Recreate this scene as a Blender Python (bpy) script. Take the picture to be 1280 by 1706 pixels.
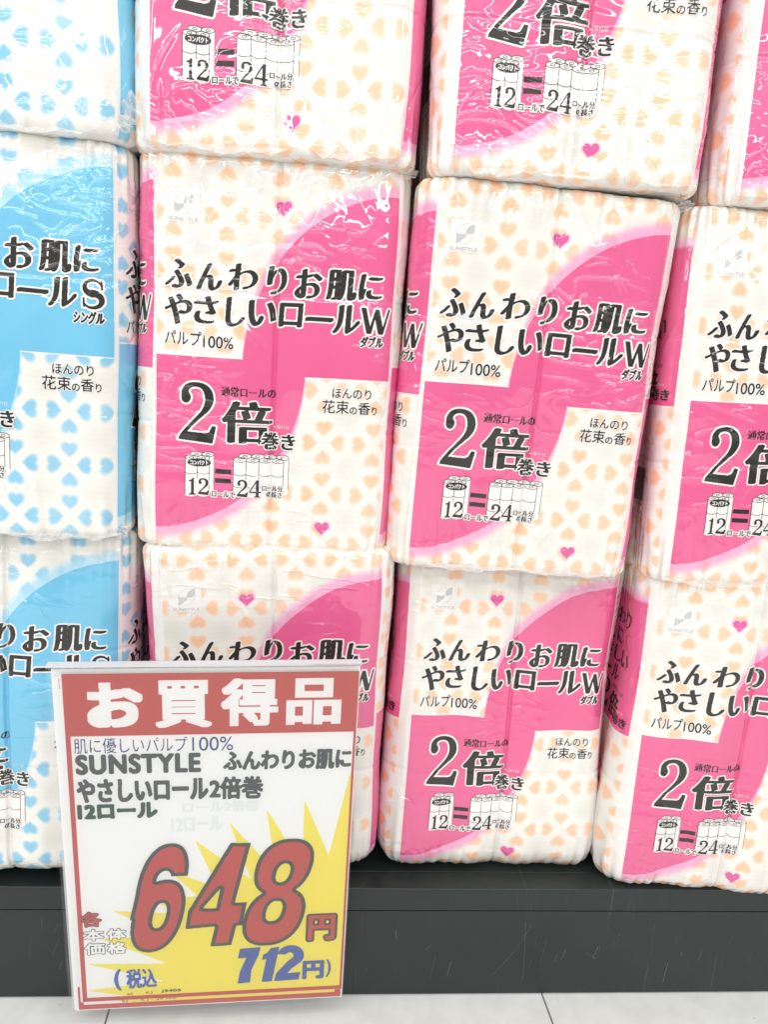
import bpy, math, random
import numpy as np
from mathutils import Matrix, Vector

scene = bpy.context.scene
for _o in list(bpy.data.objects):
    bpy.data.objects.remove(_o)
COL = scene.collection

# ------------------------------------------------------------------ camera
CAM_POS = (0.15191, -0.66452, 0.00336)
PITCH, YAW, ROLL = 0.200785, -0.085871, 0.065419
FPX = 1220.99


def cam_rot(p, w, r):
    f = np.array([-math.sin(w) * math.cos(p), math.cos(w) * math.cos(p), -math.sin(p)])
    rt = np.array([math.cos(w), math.sin(w), 0.0])
    up = np.cross(rt, f)
    R0 = np.stack([rt, up, -f], 1)
    c, s = math.cos(r), math.sin(r)
    return R0 @ np.array([[c, -s, 0], [s, c, 0], [0, 0, 1]])


cam_data = bpy.data.cameras.new('camera')
cam = bpy.data.objects.new('camera', cam_data)
COL.objects.link(cam)
cam_data.sensor_fit = 'HORIZONTAL'
cam_data.sensor_width = 36.0
cam_data.lens = FPX / 1280.0 * 36.0
cam_data.clip_start = 0.01
cam_data.clip_end = 100.0
_R = cam_rot(PITCH, YAW, ROLL)
_M = Matrix([list(_R[0]) + [CAM_POS[0]], list(_R[1]) + [CAM_POS[1]], list(_R[2]) + [CAM_POS[2]], [0, 0, 0, 1]])
cam.matrix_world = _M
scene.camera = cam

# ------------------------------------------------------------------ light
world = bpy.data.worlds.new('World')
scene.world = world
world.use_nodes = True
wn = world.node_tree
bg = wn.nodes['Background']
# the shop around: bright ceiling above, mid-toned shelving across the aisle, pale floor
_tc = wn.nodes.new('ShaderNodeTexCoord')
_sp = wn.nodes.new('ShaderNodeSeparateXYZ')
wn.links.new(_tc.outputs['Generated'], _sp.inputs[0])
_rp = wn.nodes.new('ShaderNodeValToRGB')
_rp.color_ramp.interpolation = 'EASE'
_mr = wn.nodes.new('ShaderNodeMapRange')
_mr.inputs['From Min'].default_value = -1.0
wn.links.new(_sp.outputs[2], _mr.inputs['Value'])
wn.links.new(_mr.outputs[0], _rp.inputs[0])
_e = _rp.color_ramp.elements
_e[0].position, _e[0].color = 0.25, (0.70, 0.70, 0.68, 1)
_e[1].position, _e[1].color = 0.72, (1.0, 0.985, 0.95, 1)
_x = _e.new(0.46); _x.color = (0.34, 0.33, 0.32, 1)
_x = _e.new(0.58); _x.color = (0.42, 0.41, 0.40, 1)
wn.links.new(_rp.outputs[0], bg.inputs['Color'])
bg.inputs['Strength'].default_value = 0.80

scene.view_settings.view_transform = 'Standard'
scene.view_settings.look = 'None'
scene.view_settings.exposure = 0.11
scene.view_settings.gamma = 1.0
scene.view_settings.use_curve_mapping = False


def area(name, loc, aim, sx, sy, power, col=(1, 1, 1)):
    l = bpy.data.lights.new(name, 'AREA')
    l.shape = 'RECTANGLE'
    l.size, l.size_y = sx, sy
    l.energy = power
    l.color = col
    o = bpy.data.objects.new(name, l)
    COL.objects.link(o)
    o.location = loc
    d = Vector(aim) - Vector(loc)
    o.rotation_euler = d.to_track_quat('-Z', 'Y').to_euler()
    return o


# the shop's ceiling tubes: long strips over the aisle
area('ceiling_lamp', (0.1, -1.2, 2.35), (0.1, -0.5, -0.6), 5.0, 0.07, 24, (1.0, 0.985, 0.95))
area('ceiling_lamp', (0.1, -2.5, 1.9), (0.1, -0.4, -0.3), 6.0, 0.10, 34, (1.0, 0.985, 0.95))
area('ceiling_lamp', (0.1, -4.4, 1.6), (0.1, 0.0, 0.0), 8.0, 0.16, 58, (1.0, 0.985, 0.95))
area('ceiling_lamp', (-2.4, -1.6, 1.9), (0.2, 0.0, 0.0), 0.08, 3.0, 14, (1.0, 0.98, 0.95))

# ------------------------------------------------------------------ materials


def mat(name, col, rough=0.5, coat=0.0, coat_rough=0.1, spec=0.5, metallic=0.0):
    m = bpy.data.materials.new(name)
    m.use_nodes = True
    b = m.node_tree.nodes['Principled BSDF']
    b.inputs['Base Color'].default_value = (*col, 1)
    b.inputs['Roughness'].default_value = rough
    b.inputs['Metallic'].default_value = metallic
    b.inputs['Specular IOR Level'].default_value = spec
    b.inputs['Coat Weight'].default_value = coat
    b.inputs['Coat Roughness'].default_value = coat_rough
    return m


def lin(r, g, b):
    f = lambda c: (c / 255 / 12.92) if c <= 10 else ((c / 255 + 0.055) / 1.055) ** 2.4
    return (f(r), f(g), f(b))


class NT:
    """small helper to write shader math"""

    def __init__(self, m):
        self.t = m.node_tree
        self.n = self.t.nodes
        self.l = self.t.links

    def node(self, typ, **kw):
        nd = self.n.new(typ)
        for k, v in kw.items():
            setattr(nd, k, v)
        return nd

    def setin(self, sock, v):
        if hasattr(v, 'is_linked') or isinstance(v, bpy.types.NodeSocket):
            self.l.new(v, sock)
        else:
            sock.default_value = v

    def m(self, op, a, b=0.0, c=0.0, clamp=False):
        nd = self.node('ShaderNodeMath', operation=op)
        nd.use_clamp = clamp
        self.setin(nd.inputs[0], a)
        self.setin(nd.inputs[1], b)
        if len(nd.inputs) > 2:
            self.setin(nd.inputs[2], c)
        return nd.outputs[0]

    def smooth(self, v, lo, hi, a=0.0, b=1.0):
        nd = self.node('ShaderNodeMapRange', interpolation_type='SMOOTHSTEP')
        self.setin(nd.inputs['Value'], v)
        nd.inputs['From Min'].default_value = lo
        nd.inputs['From Max'].default_value = hi
        nd.inputs['To Min'].default_value = a
        nd.inputs['To Max'].default_value = b
        return nd.outputs[0]

    def mix(self, f, a, b):
        nd = self.node('ShaderNodeMix', data_type='RGBA')
        self.setin(nd.inputs['Factor'], f)
        for s, v in ((nd.inputs['A'], a), (nd.inputs['B'], b)):
            if isinstance(v, tuple):
                s.default_value = (*v, 1)
            else:
                self.l.new(v, s)
        return nd.outputs['Result']


WHITE_FILM = (0.86, 0.845, 0.80)
PITCHX = 0.2092      # how often the print repeats around the pack
XC, ZC = 0.1037, -0.0077


def film_bump(T, strength=1.0):
    """crinkled shrink film: broad buckles plus thin sharp creases"""
    tc = T.node('ShaderNodeTexCoord')
    oi = T.node('ShaderNodeObjectInfo')
    off = T.node('ShaderNodeVectorMath', operation='ADD')
    comb = T.node('ShaderNodeCombineXYZ')
    r = T.m('MULTIPLY', oi.outputs['Random'], 37.0)
    for i in range(3):
        T.l.new(r, comb.inputs[i])
    T.l.new(tc.outputs['Object'], off.inputs[0])
    T.l.new(comb.outputs[0], off.inputs[1])

    def noise(scale, detail, rough=0.5, dist=0.0, stretch=None):
        src = off.outputs[0]
        if stretch:
            mp = T.node('ShaderNodeMapping')
            mp.inputs['Rotation'].default_value = stretch[0]
            mp.inputs['Scale'].default_value = stretch[1]
            T.l.new(src, mp.inputs['Vector'])
            src = mp.outputs[0]
        nd = T.node('ShaderNodeTexNoise')
        T.l.new(src, nd.inputs['Vector'])
        nd.inputs['Scale'].default_value = scale
        nd.inputs['Detail'].default_value = detail
        nd.inputs['Roughness'].default_value = rough
        nd.inputs['Distortion'].default_value = dist
        return nd.outputs['Fac']

    def ridge(v, p):
        a = T.m('ABSOLUTE', T.m('SUBTRACT', T.m('MULTIPLY', v, 2.0), 1.0))
        return T.m('POWER', T.m('SUBTRACT', 1.0, a, clamp=True), p)

    broad = noise(19, 1.5, 0.45, 0.5)
    diag = ridge(noise(16, 2, 0.45, 0.6, ((0, 0.6, 0), (1.0, 1.0, 2.6))), 9)
    fine = ridge(noise(30, 1.6, 0.4, 1.0), 14)
    spz = T.node('ShaderNodeSeparateXYZ')
    T.l.new(tc.outputs['Object'], spz.inputs[0])
    ends = T.smooth(T.m('ABSOLUTE', T.m('ADD', spz.outputs[2], 0.004)), 0.115, 0.165)
    mask = T.m('MAXIMUM', T.smooth(noise(11, 1), 0.56, 0.68), ends)
    h = T.m('MULTIPLY', broad, 0.0030)
    dm = T.m('MULTIPLY', diag, T.smooth(noise(8, 1), 0.46, 0.62))
    h = T.m('ADD', h, T.m('MULTIPLY', dm, 0.0013))
    h = T.m('ADD', h, T.m('MULTIPLY', T.m('MULTIPLY', fine, mask), 0.00095))
    b = T.node('ShaderNodeBump')
    b.inputs['Strength'].default_value = strength
    b.inputs['Distance'].default_value = 1.0
    T.l.new(h, b.inputs['Height'])
    b2 = T.node('ShaderNodeBump')
    b2.inputs['Strength'].default_value = strength
    b2.inputs['Distance'].default_value = 1.0
    T.l.new(T.m('MULTIPLY', T.m('ADD', T.m('MULTIPLY', broad, 0.0030), T.m('MULTIPLY', dm, 0.0012)), 0.28), b2.inputs['Height'])
    return b.outputs['Normal'], b2.outputs['Normal']


def film_finish(m, bump=1.0, rough=0.42, coat=1.0):
    T = NT(m)
    b = T.n['Principled BSDF']
    b.inputs['Roughness'].default_value = rough
    b.inputs['Specular IOR Level'].default_value = 0.25
    b.inputs['Coat Weight'].default_value = coat
    b.inputs['Coat Roughness'].default_value = 0.035
    b.inputs['Coat IOR'].default_value = 1.75
    nrm, soft = film_bump(T, bump)
    T.l.new(soft, b.inputs['Normal'])
    T.l.new(nrm, b.inputs['Coat Normal'])
    # the print follows the broad buckles more softly than the film does
    return m


def wrapper_material(name, main, halo, heart, side, lat):
    """printed film: curved colour panel, hearts, white borders, all from the print coordinates"""
    m = bpy.data.materials.new(name)
    m.use_nodes = True
    T = NT(m)
    b = T.n['Principled BSDF']
    uv = T.node('ShaderNodeUVMap', uv_map='print')
    sp = T.node('ShaderNodeSeparateXYZ')
    T.l.new(uv.outputs[0], sp.inputs[0])
    s, z = sp.outputs[0], sp.outputs[1]
    # position in the panel
    x = T.m('SUBTRACT', s, T.m('MULTIPLY', T.m('FLOOR', T.m('DIVIDE', T.m('ADD', s, 0.0008), PITCHX)), PITCHX))
    u = T.m('SUBTRACT', x, XC)
    w = T.m('SUBTRACT', z, ZC)
    sg = T.m('SIGN', w)
    u2 = T.m('MULTIPLY', u, sg)
    w2 = T.m('ABSOLUTE', w)
    e = T.m('SQRT', T.m('ADD', T.m('POWER', T.m('DIVIDE', T.m('SUBTRACT', u2, 0.109), 0.1365), 2.0),
                        T.m('POWER', T.m('DIVIDE', w2, 0.1487), 2.0)))
    # signed distance in metres (roughly) outside the sweep
    d = T.m('MULTIPLY', T.m('SUBTRACT', e, 1.0), 0.14)
    band = T.m('LESS_THAN', w2, 0.0062)
    solid = T.m('MAXIMUM', T.smooth(d, -0.0007, 0.0006, 1.0, 0.0), band)
    hw = T.smooth(w2, 0.02, 0.13, 0.0012, 0.0125)
    hd = T.m('DIVIDE', d, hw)
    halo_f = T.m('MULTIPLY', T.smooth(hd, 0.30, 1.05, 0.80, 0.0), T.m('GREATER_THAN', w2, 0.0062))
    # thin white borders along the panel edges
    edge = T.m('MAXIMUM', T.m('LESS_THAN', x, 0.0011), T.m('GREATER_THAN', x, 0.2062))
    edge = T.m('MAXIMUM', edge, T.m('MULTIPLY', T.m('GREATER_THAN', d, 0.0), T.m('LESS_THAN', T.m('ABSOLUTE', T.m('SUBTRACT', w2, 0.0067)), 0.0005)))
    # inner darker rim of the colour panel
    if side:
        # narrow face on the left: plain colour block above, seam flange beside the front
        onside = T.m('MULTIPLY', T.m('LESS_THAN', s, 0.0), T.m('GREATER_THAN', s, -0.21))
        blk = T.m('MULTIPLY', T.m('GREATER_THAN', z, -0.008), T.m('LESS_THAN', s, -0.0125))
        blk_top = T.smooth(z, 0.131, 0.135, 1.0, 0.0)
        sol2 = T.m('MULTIPLY', blk, blk_top)
        hal2 = T.m('MULTIPLY', blk, T.smooth(z, 0.133, 0.147, 0.8, 0.0))
        edg2 = T.m('MULTIPLY', T.m('GREATER_THAN', s, -0.0125), 1.0)
        inv = T.m('SUBTRACT', 1.0, onside)
        solid = T.m('ADD', T.m('MULTIPLY', solid, inv), T.m('MULTIPLY', sol2, onside))
        halo_f = T.m('ADD', T.m('MULTIPLY', halo_f, inv), T.m('MULTIPLY', hal2, onside))
        edge = T.m('ADD', T.m('MULTIPLY', edge, inv), T.m('MULTIPLY', edg2, onside))
    # hearts: four round each lattice point, tips inwards
    PX = 0.047
    lx = T.m('SUBTRACT', T.m('FRACT', T.m('ADD', T.m('DIVIDE', T.m('SUBTRACT', s, lat[0]), 0.0450), 100.5)), 0.5)
    lz = T.m('SUBTRACT', T.m('FRACT', T.m('ADD', T.m('DIVIDE', T.m('SUBTRACT', z, lat[1]), PX), 100.5)), 0.5)
    ax, az = T.m('ABSOLUTE', lx), T.m('ABSOLUTE', lz)
    a = T.m('MAXIMUM', ax, az)
    l = T.m('MINIMUM', ax, az)
    hx = T.m('DIVIDE', l, 0.168)
    hy = T.m('DIVIDE', T.m('SUBTRACT', a, 0.250), 0.128)
    q = T.m('SUBTRACT', hy, T.m('MULTIPLY', T.m('SQRT', T.m('ABSOLUTE', hx)), 0.66))
    f = T.m('ADD', T.m('POWER', hx, 2.0), T.m('POWER', q, 2.0))
    heart_f = T.smooth(f, 0.3, 1.55, 1.0, 0.0)
    # print strength varies over the film
    tc = T.node('ShaderNodeTexCoord')
    nz = T.node('ShaderNodeTexNoise')
    T.l.new(tc.outputs['Object'], nz.inputs['Vector'])
    nz.inputs['Scale'].default_value = 14
    heart_f = T.m('MULTIPLY', heart_f, T.smooth(nz.outputs['Fac'], 0.3, 0.6, 0.78, 1.0))
    # clear windows between the clovers show the greyer paper behind
    rr = T.m('SQRT', T.m('ADD', T.m('POWER', T.m('SUBTRACT', 0.5, ax), 2.0), T.m('POWER', T.m('SUBTRACT', 0.5, az), 2.0)))
    win = T.smooth(rr, 0.05, 0.40, 0.55, 0.0)
    base = T.mix(win, WHITE_FILM, (0.73, 0.71, 0.66))
    # faint quilted paper texture
    wv = T.node('ShaderNodeTexWave', wave_type='BANDS', bands_direction='Z')
    T.l.new(tc.outputs['Object'], wv.inputs['Vector'])
    wv.inputs['Scale'].default_value = 60
    wv.inputs['Distortion'].default_value = 3.0
    wv.inputs['Detail'].default_value = 2.0
    base = T.mix(T.m('MULTIPLY', wv.outputs['Fac'], 0.10), base, (0.70, 0.68, 0.63))
    c = T.mix(heart_f, base, heart)
    c = T.mix(halo_f, c, halo)
    c = T.mix(solid, c, main)
    c = T.mix(T.m('MULTIPLY', edge, 0.85, clamp=True), c, (0.87, 0.85, 0.83))
    T.l.new(c, b.inputs['Base Color'])
    return film_finish(m)


PINK = lin(228, 94, 147)
PINK_HALO = lin(238, 150, 200)
PEACH = lin(248, 199, 162)
BLUE = lin(112, 192, 228)
BLUE_HALO = lin(170, 218, 240)
BLUE_HEART = lin(132, 198, 231)
M_PINK_B = wrapper_material('pink printed film', PINK, PINK_HALO, PEACH, False, (0.0600, 0.1163))
M_PINK_S = wrapper_material('pink printed film with side panel', PINK, PINK_HALO, PEACH, True, (0.0785, 0.1120))
M_BLUE = wrapper_material('blue printed film', BLUE, BLUE_HALO, BLUE_HEART, False, (0.1690, 0.1260))
M_INK = film_finish(mat('black ink', (0.018, 0.017, 0.015)), 0.75, 0.42, 0.6)
M_INKW = film_finish(mat('white ink', (0.86, 0.84, 0.82)))
M_GREY = film_finish(mat('silver ink', (0.56, 0.57, 0.58)))
M_HEART = film_finish(mat('pink heart ink', lin(222, 92, 158)))
M_HEARTH = film_finish(mat('pale pink halo ink', lin(243, 196, 216)))
M_BROWN = film_finish(mat('brown line ink', (0.05, 0.035, 0.035)))
PACK_MATS = [None, M_INK, M_INKW, M_GREY, M_HEART, M_HEARTH, M_BROWN]
INK, INKW, GREY, HEART, HEARTH, BROWN = 1, 2, 3, 4, 5, 6

# ------------------------------------------------------------------ lettering engine
# outlines of the built-in font are rasterised, reshaped (brush nib, bolding, borders) and meshed again


def outlines(text, shear=0.0, spacing=1.0):
    c = bpy.data.curves.new('lettering', 'FONT')
    c.body = text
    c.space_character = spacing
    o = bpy.data.objects.new('lettering', c)
    COL.objects.link(o)
    bpy.context.view_layer.update()
    dg = bpy.context.evaluated_depsgraph_get()
    cu = o.evaluated_get(dg).to_curve(dg)
    out = []
    t = np.linspace(0, 1, 9)[:-1, None]
    for s in cu.splines:
        bp = s.bezier_points
        n = len(bp)
        pts = []
        for i in range(n):
            a, b = bp[i], bp[(i + 1) % n]
            p0, p1, p2, p3 = (np.array(v[:2]) for v in (a.co, a.handle_right, b.handle_left, b.co))
            pts.append((1 - t) ** 3 * p0 + 3 * (1 - t) ** 2 * t * p1 + 3 * (1 - t) * t * t * p2 + t ** 3 * p3)
        P = np.concatenate(pts)
        P[:, 0] += shear * P[:, 1]
        out.append(P)
    bpy.data.objects.remove(o)
    bpy.data.curves.remove(c)
    return out


def fit(polys, box):
    al = np.concatenate(polys)
    lo, hi = al.min(0), al.max(0)
    x0, x1, z0, z1 = box
    sx, sz = (x1 - x0) / max(hi[0] - lo[0], 1e-9), (z1 - z0) / max(hi[1] - lo[1], 1e-9)
    return [np.c_[(p[:, 0] - lo[0]) * sx + x0, (p[:, 1] - lo[1]) * sz + z0] for p in polys]


class Grid:
    def __init__(self, box, h, pad):
        self.h = h
        self.x0, self.z0 = box[0] - pad, box[2] - pad
        self.nx = int(math.ceil((box[1] - box[0] + 2 * pad) / h)) + 1
        self.nz = int(math.ceil((box[3] - box[2] + 2 * pad) / h)) + 1
        self.xs = self.x0 + h * np.arange(self.nx)
        self.zs = self.z0 + h * np.arange(self.nz)

    def fill(self, polys):
        m = np.zeros((self.nz, self.nx), bool)
        A = np.concatenate(polys)
        B = np.concatenate([np.roll(p, -1, 0) for p in polys])
        for k, z in enumerate(self.zs):
            c = (A[:, 1] <= z) != (B[:, 1] <= z)
            if not c.any():
                continue
            a, b = A[c], B[c]
            xc = np.sort(a[:, 0] + (z - a[:, 1]) / (b[:, 1] - a[:, 1]) * (b[:, 0] - a[:, 0]))
            m[k] = np.searchsorted(xc, self.xs) % 2 == 1
        return m

    def union(self, *groups):
        m = np.zeros((self.nz, self.nx), bool)
        for g in groups:
            m |= self.fill(g)
        return m

    def mesh(self):
        return np.meshgrid(self.xs, self.zs)


def shift(m, dx, dz, fillv=False):
    o = np.full_like(m, fillv)
    H, W = m.shape
    o[max(dz, 0):H + min(dz, 0), max(dx, 0):W + min(dx, 0)] = m[max(-dz, 0):H + min(-dz, 0), max(-dx, 0):W + min(-dx, 0)]
    return o


def nib(m, h, a, ang, thin):
    """broad-nib brush: thick uprights, thin level strokes"""
    n = max(1, int(round(a / h)))
    o = m.copy()
    for k in range(-n, n + 1):
        o |= shift(m, int(round(k * math.cos(ang))), int(round(k * math.sin(ang))))
    t = int(round(thin / h))
    if t > 0:
        e = o.copy()
        for k in range(-t, t + 1):
            e &= shift(o, 0, k, True)
        o = e
    return o


def dist_to(m, R):
    """distance in cells to the nearest set cell, up to R"""
    big = float((R + 2) ** 2)
    g = np.where(m, 0.0, big)
    d1 = g.copy()
    for k in range(1, R + 1):
        for s in (-k, k):
            d1 = np.minimum(d1, shift(g, 0, s, big) + k * k)
    d2 = d1.copy()
    for k in range(1, R + 1):
        for s in (-k, k):
            d2 = np.minimum(d2, shift(d1, s, 0, big) + k * k)
    return np.sqrt(d2)


def field(m, h, off):
    """positive inside the shape grown by off"""
    R = int(math.ceil(abs(off) / h)) + 2
    sd = np.where(m, -(dist_to(~m, R) - 0.5), dist_to(m, R) - 0.5)
    f = off / h - sd
    p = np.pad(f, 1, mode='edge')
    return (p[1:-1, 1:-1] * 4 + 2 * (p[:-2, 1:-1] + p[2:, 1:-1] + p[1:-1, :-2] + p[1:-1, 2:])
            + p[:-2, :-2] + p[2:, 2:] + p[:-2, 2:] + p[2:, :-2]) / 16


CASES = {1: [0, 4, 7], 2: [1, 5, 4], 3: [0, 1, 5, 7], 4: [2, 6, 5], 5: [0, 4, 5, 2, 6, 7], 6: [1, 2, 6, 4],
         7: [0, 1, 2, 6, 7], 8: [3, 7, 6], 9: [0, 4, 6, 3], 10: [1, 5, 6, 3, 7, 4], 11: [0, 1, 5, 6, 3],
         12: [2, 3, 7, 5], 13: [0, 4, 5, 2, 3], 14: [1, 2, 3, 7, 4]}


def march(G, F, maxrun):
    """marching squares -> (points, polygon sizes)"""
    P, S = [], []
    ins = F > 0
    a, b, c, d = ins[:-1, :-1], ins[:-1, 1:], ins[1:, 1:], ins[1:, :-1]
    code = a * 1 + b * 2 + c * 4 + d * 8
    h = G.h
    for k, vs in CASES.items():
        j, i = np.nonzero(code == k)
        if not len(j):
            continue
        fa, fb, fc, fd = F[j, i], F[j, i + 1], F[j + 1, i + 1], F[j + 1, i]
        X, Z = G.xs[i], G.zs[j]
        tb = lambda p, q: np.clip(p / (p - q + 1e-12), 0.02, 0.98) * h
        pt = {0: (X, Z), 1: (X + h, Z), 2: (X + h, Z + h), 3: (X, Z + h)}
        if 4 in vs: pt[4] = (X + tb(fa, fb), Z)
        if 5 in vs: pt[5] = (X + h, Z + tb(fb, fc))
        if 6 in vs: pt[6] = (X + tb(fd, fc), Z + h)
        if 7 in vs: pt[7] = (X, Z + tb(fa, fd))
        arr = np.stack([np.stack(pt[v], 1) for v in vs], 1)
        P.append(arr.reshape(-1, 2))
        S.append(np.full(len(j), len(vs)))
    full = code == 15
    mr = max(1, int(maxrun / h))
    ii = np.arange(full.shape[1])
    for j in range(full.shape[0]):
        r = full[j]
        if not r.any():
            continue
        p = np.diff(np.r_[0, r.astype(int), 0])
        st, en = np.nonzero(p == 1)[0], np.nonzero(p == -1)[0]
        for s0, e0 in zip(st, en):
            cuts = list(range(s0, e0, mr)) + [e0]
            for q0, q1 in zip(cuts[:-1], cuts[1:]):
                x0, x1, z0, z1 = G.xs[q0], G.xs[q1], G.zs[j], G.zs[j + 1]
                P.append(np.array([[x0, z0], [x1, z0], [x1, z1], [x0, z1]]))
                S.append(np.array([4]))
    if not P:
        return np.zeros((0, 2)), np.zeros(0, int)
    return np.concatenate(P), np.concatenate(S)


class Print:
    """a flat layout of printed shapes: (points, sizes, material, level)"""

    def __init__(self, maxrun=0.002):
        self.items = []
        self.maxrun = maxrun

    def add(self, G, F, mi, lev):
        P, S = march(G, F, self.maxrun)
        if len(S):
            self.items.append((P, S, mi, lev))

    def mask(self, G, m, mi, lev, off=0.0, border=None):
        if border:
            self.add(G, field(m, G.h, border[0]), border[1], lev)
            self.add(G, field(m, G.h, off), mi, lev + 1)
        else:
            self.add(G, field(m, G.h, off), mi, lev)

    def text(self, s, box, mi, lev, h, off=0.0, border=None, brush=None, shear=0.0, spacing=1.0, square=None):
        polys = fit(outlines(s, shear, spacing), box)
        G = Grid(box, h, (border[0] if border else 0) + abs(off) + 4 * h + (brush[0] if brush else 0) + (max(square) if square else 0))
        m = G.fill(polys)
        if square:
            o = m.copy()
            for q in range(-int(round(square[0] / h)), int(round(square[0] / h)) + 1):
                o |= shift(m, q, 0)
            m = o.copy()
            for q in range(-int(round(square[1] / h)), int(round(square[1] / h)) + 1):
                m |= shift(o, 0, q)
        if brush:
            m = nib(m, h, *brush)
        self.mask(G, m, mi, lev, off, border)

    def poly(self, groups, mi, lev, h, off=0.0, border=None, box=None):
        al = np.concatenate([np.asarray(p) for g in groups for p in g])
        bx = (al[:, 0].min(), al[:, 0].max(), al[:, 1].min(), al[:, 1].max())
        G = Grid(bx, h, (border[0] if border else 0) + abs(off) + 4 * h)
        m = G.union(*[[np.asarray(p, float) for p in g] for g in groups])
        self.mask(G, m, mi, lev, off, border)

    def moved(self, dx, dz=0.0):
        q = Print(self.maxrun)
        q.items = [(P + np.array([dx, dz]), S, mi, lev) for P, S, mi, lev in self.items]
        return q

    def __add__(self, o):
        q = Print(self.maxrun)
        q.items = self.items + o.items
        return q


def smooth_closed(pts, n=8):
    p = np.asarray(pts, float)
    out = []
    N = len(p)
    for i in range(N):
        a, b, c, d = p[i - 1], p[i], p[(i + 1) % N], p[(i + 2) % N]
        for t in np.linspace(0, 1, n, endpoint=False):
            out.append(0.5 * ((2 * b) + (-a + c) * t + (2 * a - 5 * b + 4 * c - d) * t * t + (-a + 3 * b - 3 * c + d) * t ** 3))
    return np.array(out)


def place(pts, box, src):
    p = np.asarray(pts, float)
    x0, x1, z0, z1 = box
    sx0, sx1, sz0, sz1 = src
    return np.c_[x0 + (p[:, 0] - sx0) / (sx1 - sx0) * (x1 - x0), z0 + (p[:, 1] - sz0) / (sz1 - sz0) * (z1 - z0)]


def two(box):
    """serif figure two"""
    top = smooth_closed([(178, 225), (182, 170), (212, 122), (265, 97), (330, 93), (400, 112), (450, 160), (470, 225),
                         (462, 290), (430, 345), (380, 395), (310, 460), (240, 540), (195, 590), (165, 610), (160, 595), (195, 545),
                         (240, 490), (310, 410), (362, 345), (388, 280), (388, 215), (370, 165), (335, 138), (290, 136), (255, 152),
                         (242, 182), (258, 212), (262, 245), (240, 280), (208, 283), (184, 262)])
    foot = np.array([(148, 622), (235, 550), (330, 557), (400, 560), (432, 547), (455, 500), (464, 490), (497, 495), (466, 655)])
    src = (148, 497, 655, 93)
    return [place(top, box, src)], [place(foot, box, src)]


def one(box):
    p = [(0.1, 0.0), (0.9, 0.0), (0.9, 0.05), (0.72, 0.07), (0.66, 0.14), (0.66, 1.0), (0.55, 1.0), (0.35, 0.9), (0.08, 0.86),
         (0.08, 0.81), (0.3, 0.82), (0.36, 0.78), (0.36, 0.14), (0.3, 0.07), (0.1, 0.05)]
    return [place(p, box, (0, 1, 0, 1))],


def four(box):
    p = [(0.62, 1.0), (0.80, 1.0), (0.80, 0.34), (1.0, 0.34), (1.0, 0.27), (0.80, 0.27), (0.80, 0.1), (0.86, 0.05), (0.95, 0.04), (0.95, 0.0),
         (0.42, 0.0), (0.42, 0.04), (0.52, 0.05), (0.58, 0.1), (0.58, 0.27), (0.0, 0.27), (0.0, 0.33)]
    hole = [(0.58, 0.34), (0.10, 0.34), (0.58, 0.86)]
    return [place(p, box, (0, 1, 0, 1)), place(hole, box, (0, 1, 0, 1))],


def ribbon(pts, w):
    p = np.asarray(pts, float)
    gs = []
    for a, b in zip(p[:-1], p[1:]):
        t = (b - a) / (np.linalg.norm(b - a) + 1e-12)
        n = np.array([-t[1], t[0]]) * w / 2
        e = t * w * 0.3
        gs.append([np.array([a - e + n, a - e - n, b + e - n, b + e + n])])
    return gs


def arc(cx, cz, rx, rz, a0, a1, n=20):
    t = np.radians(np.linspace(a0, a1, n))
    return np.c_[cx + rx * np.cos(t), cz + rz * np.sin(t)]


def heart_shape(cx, cz, w):
    t = np.linspace(0, 2 * np.pi, 60, endpoint=False)
    x = 16 * np.sin(t) ** 3
    z = 13 * np.cos(t) - 5 * np.cos(2 * t) - 2 * np.cos(3 * t) - np.cos(4 * t)
    return np.c_[cx + x / 32 * w, cz + z / 32 * w]


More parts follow.
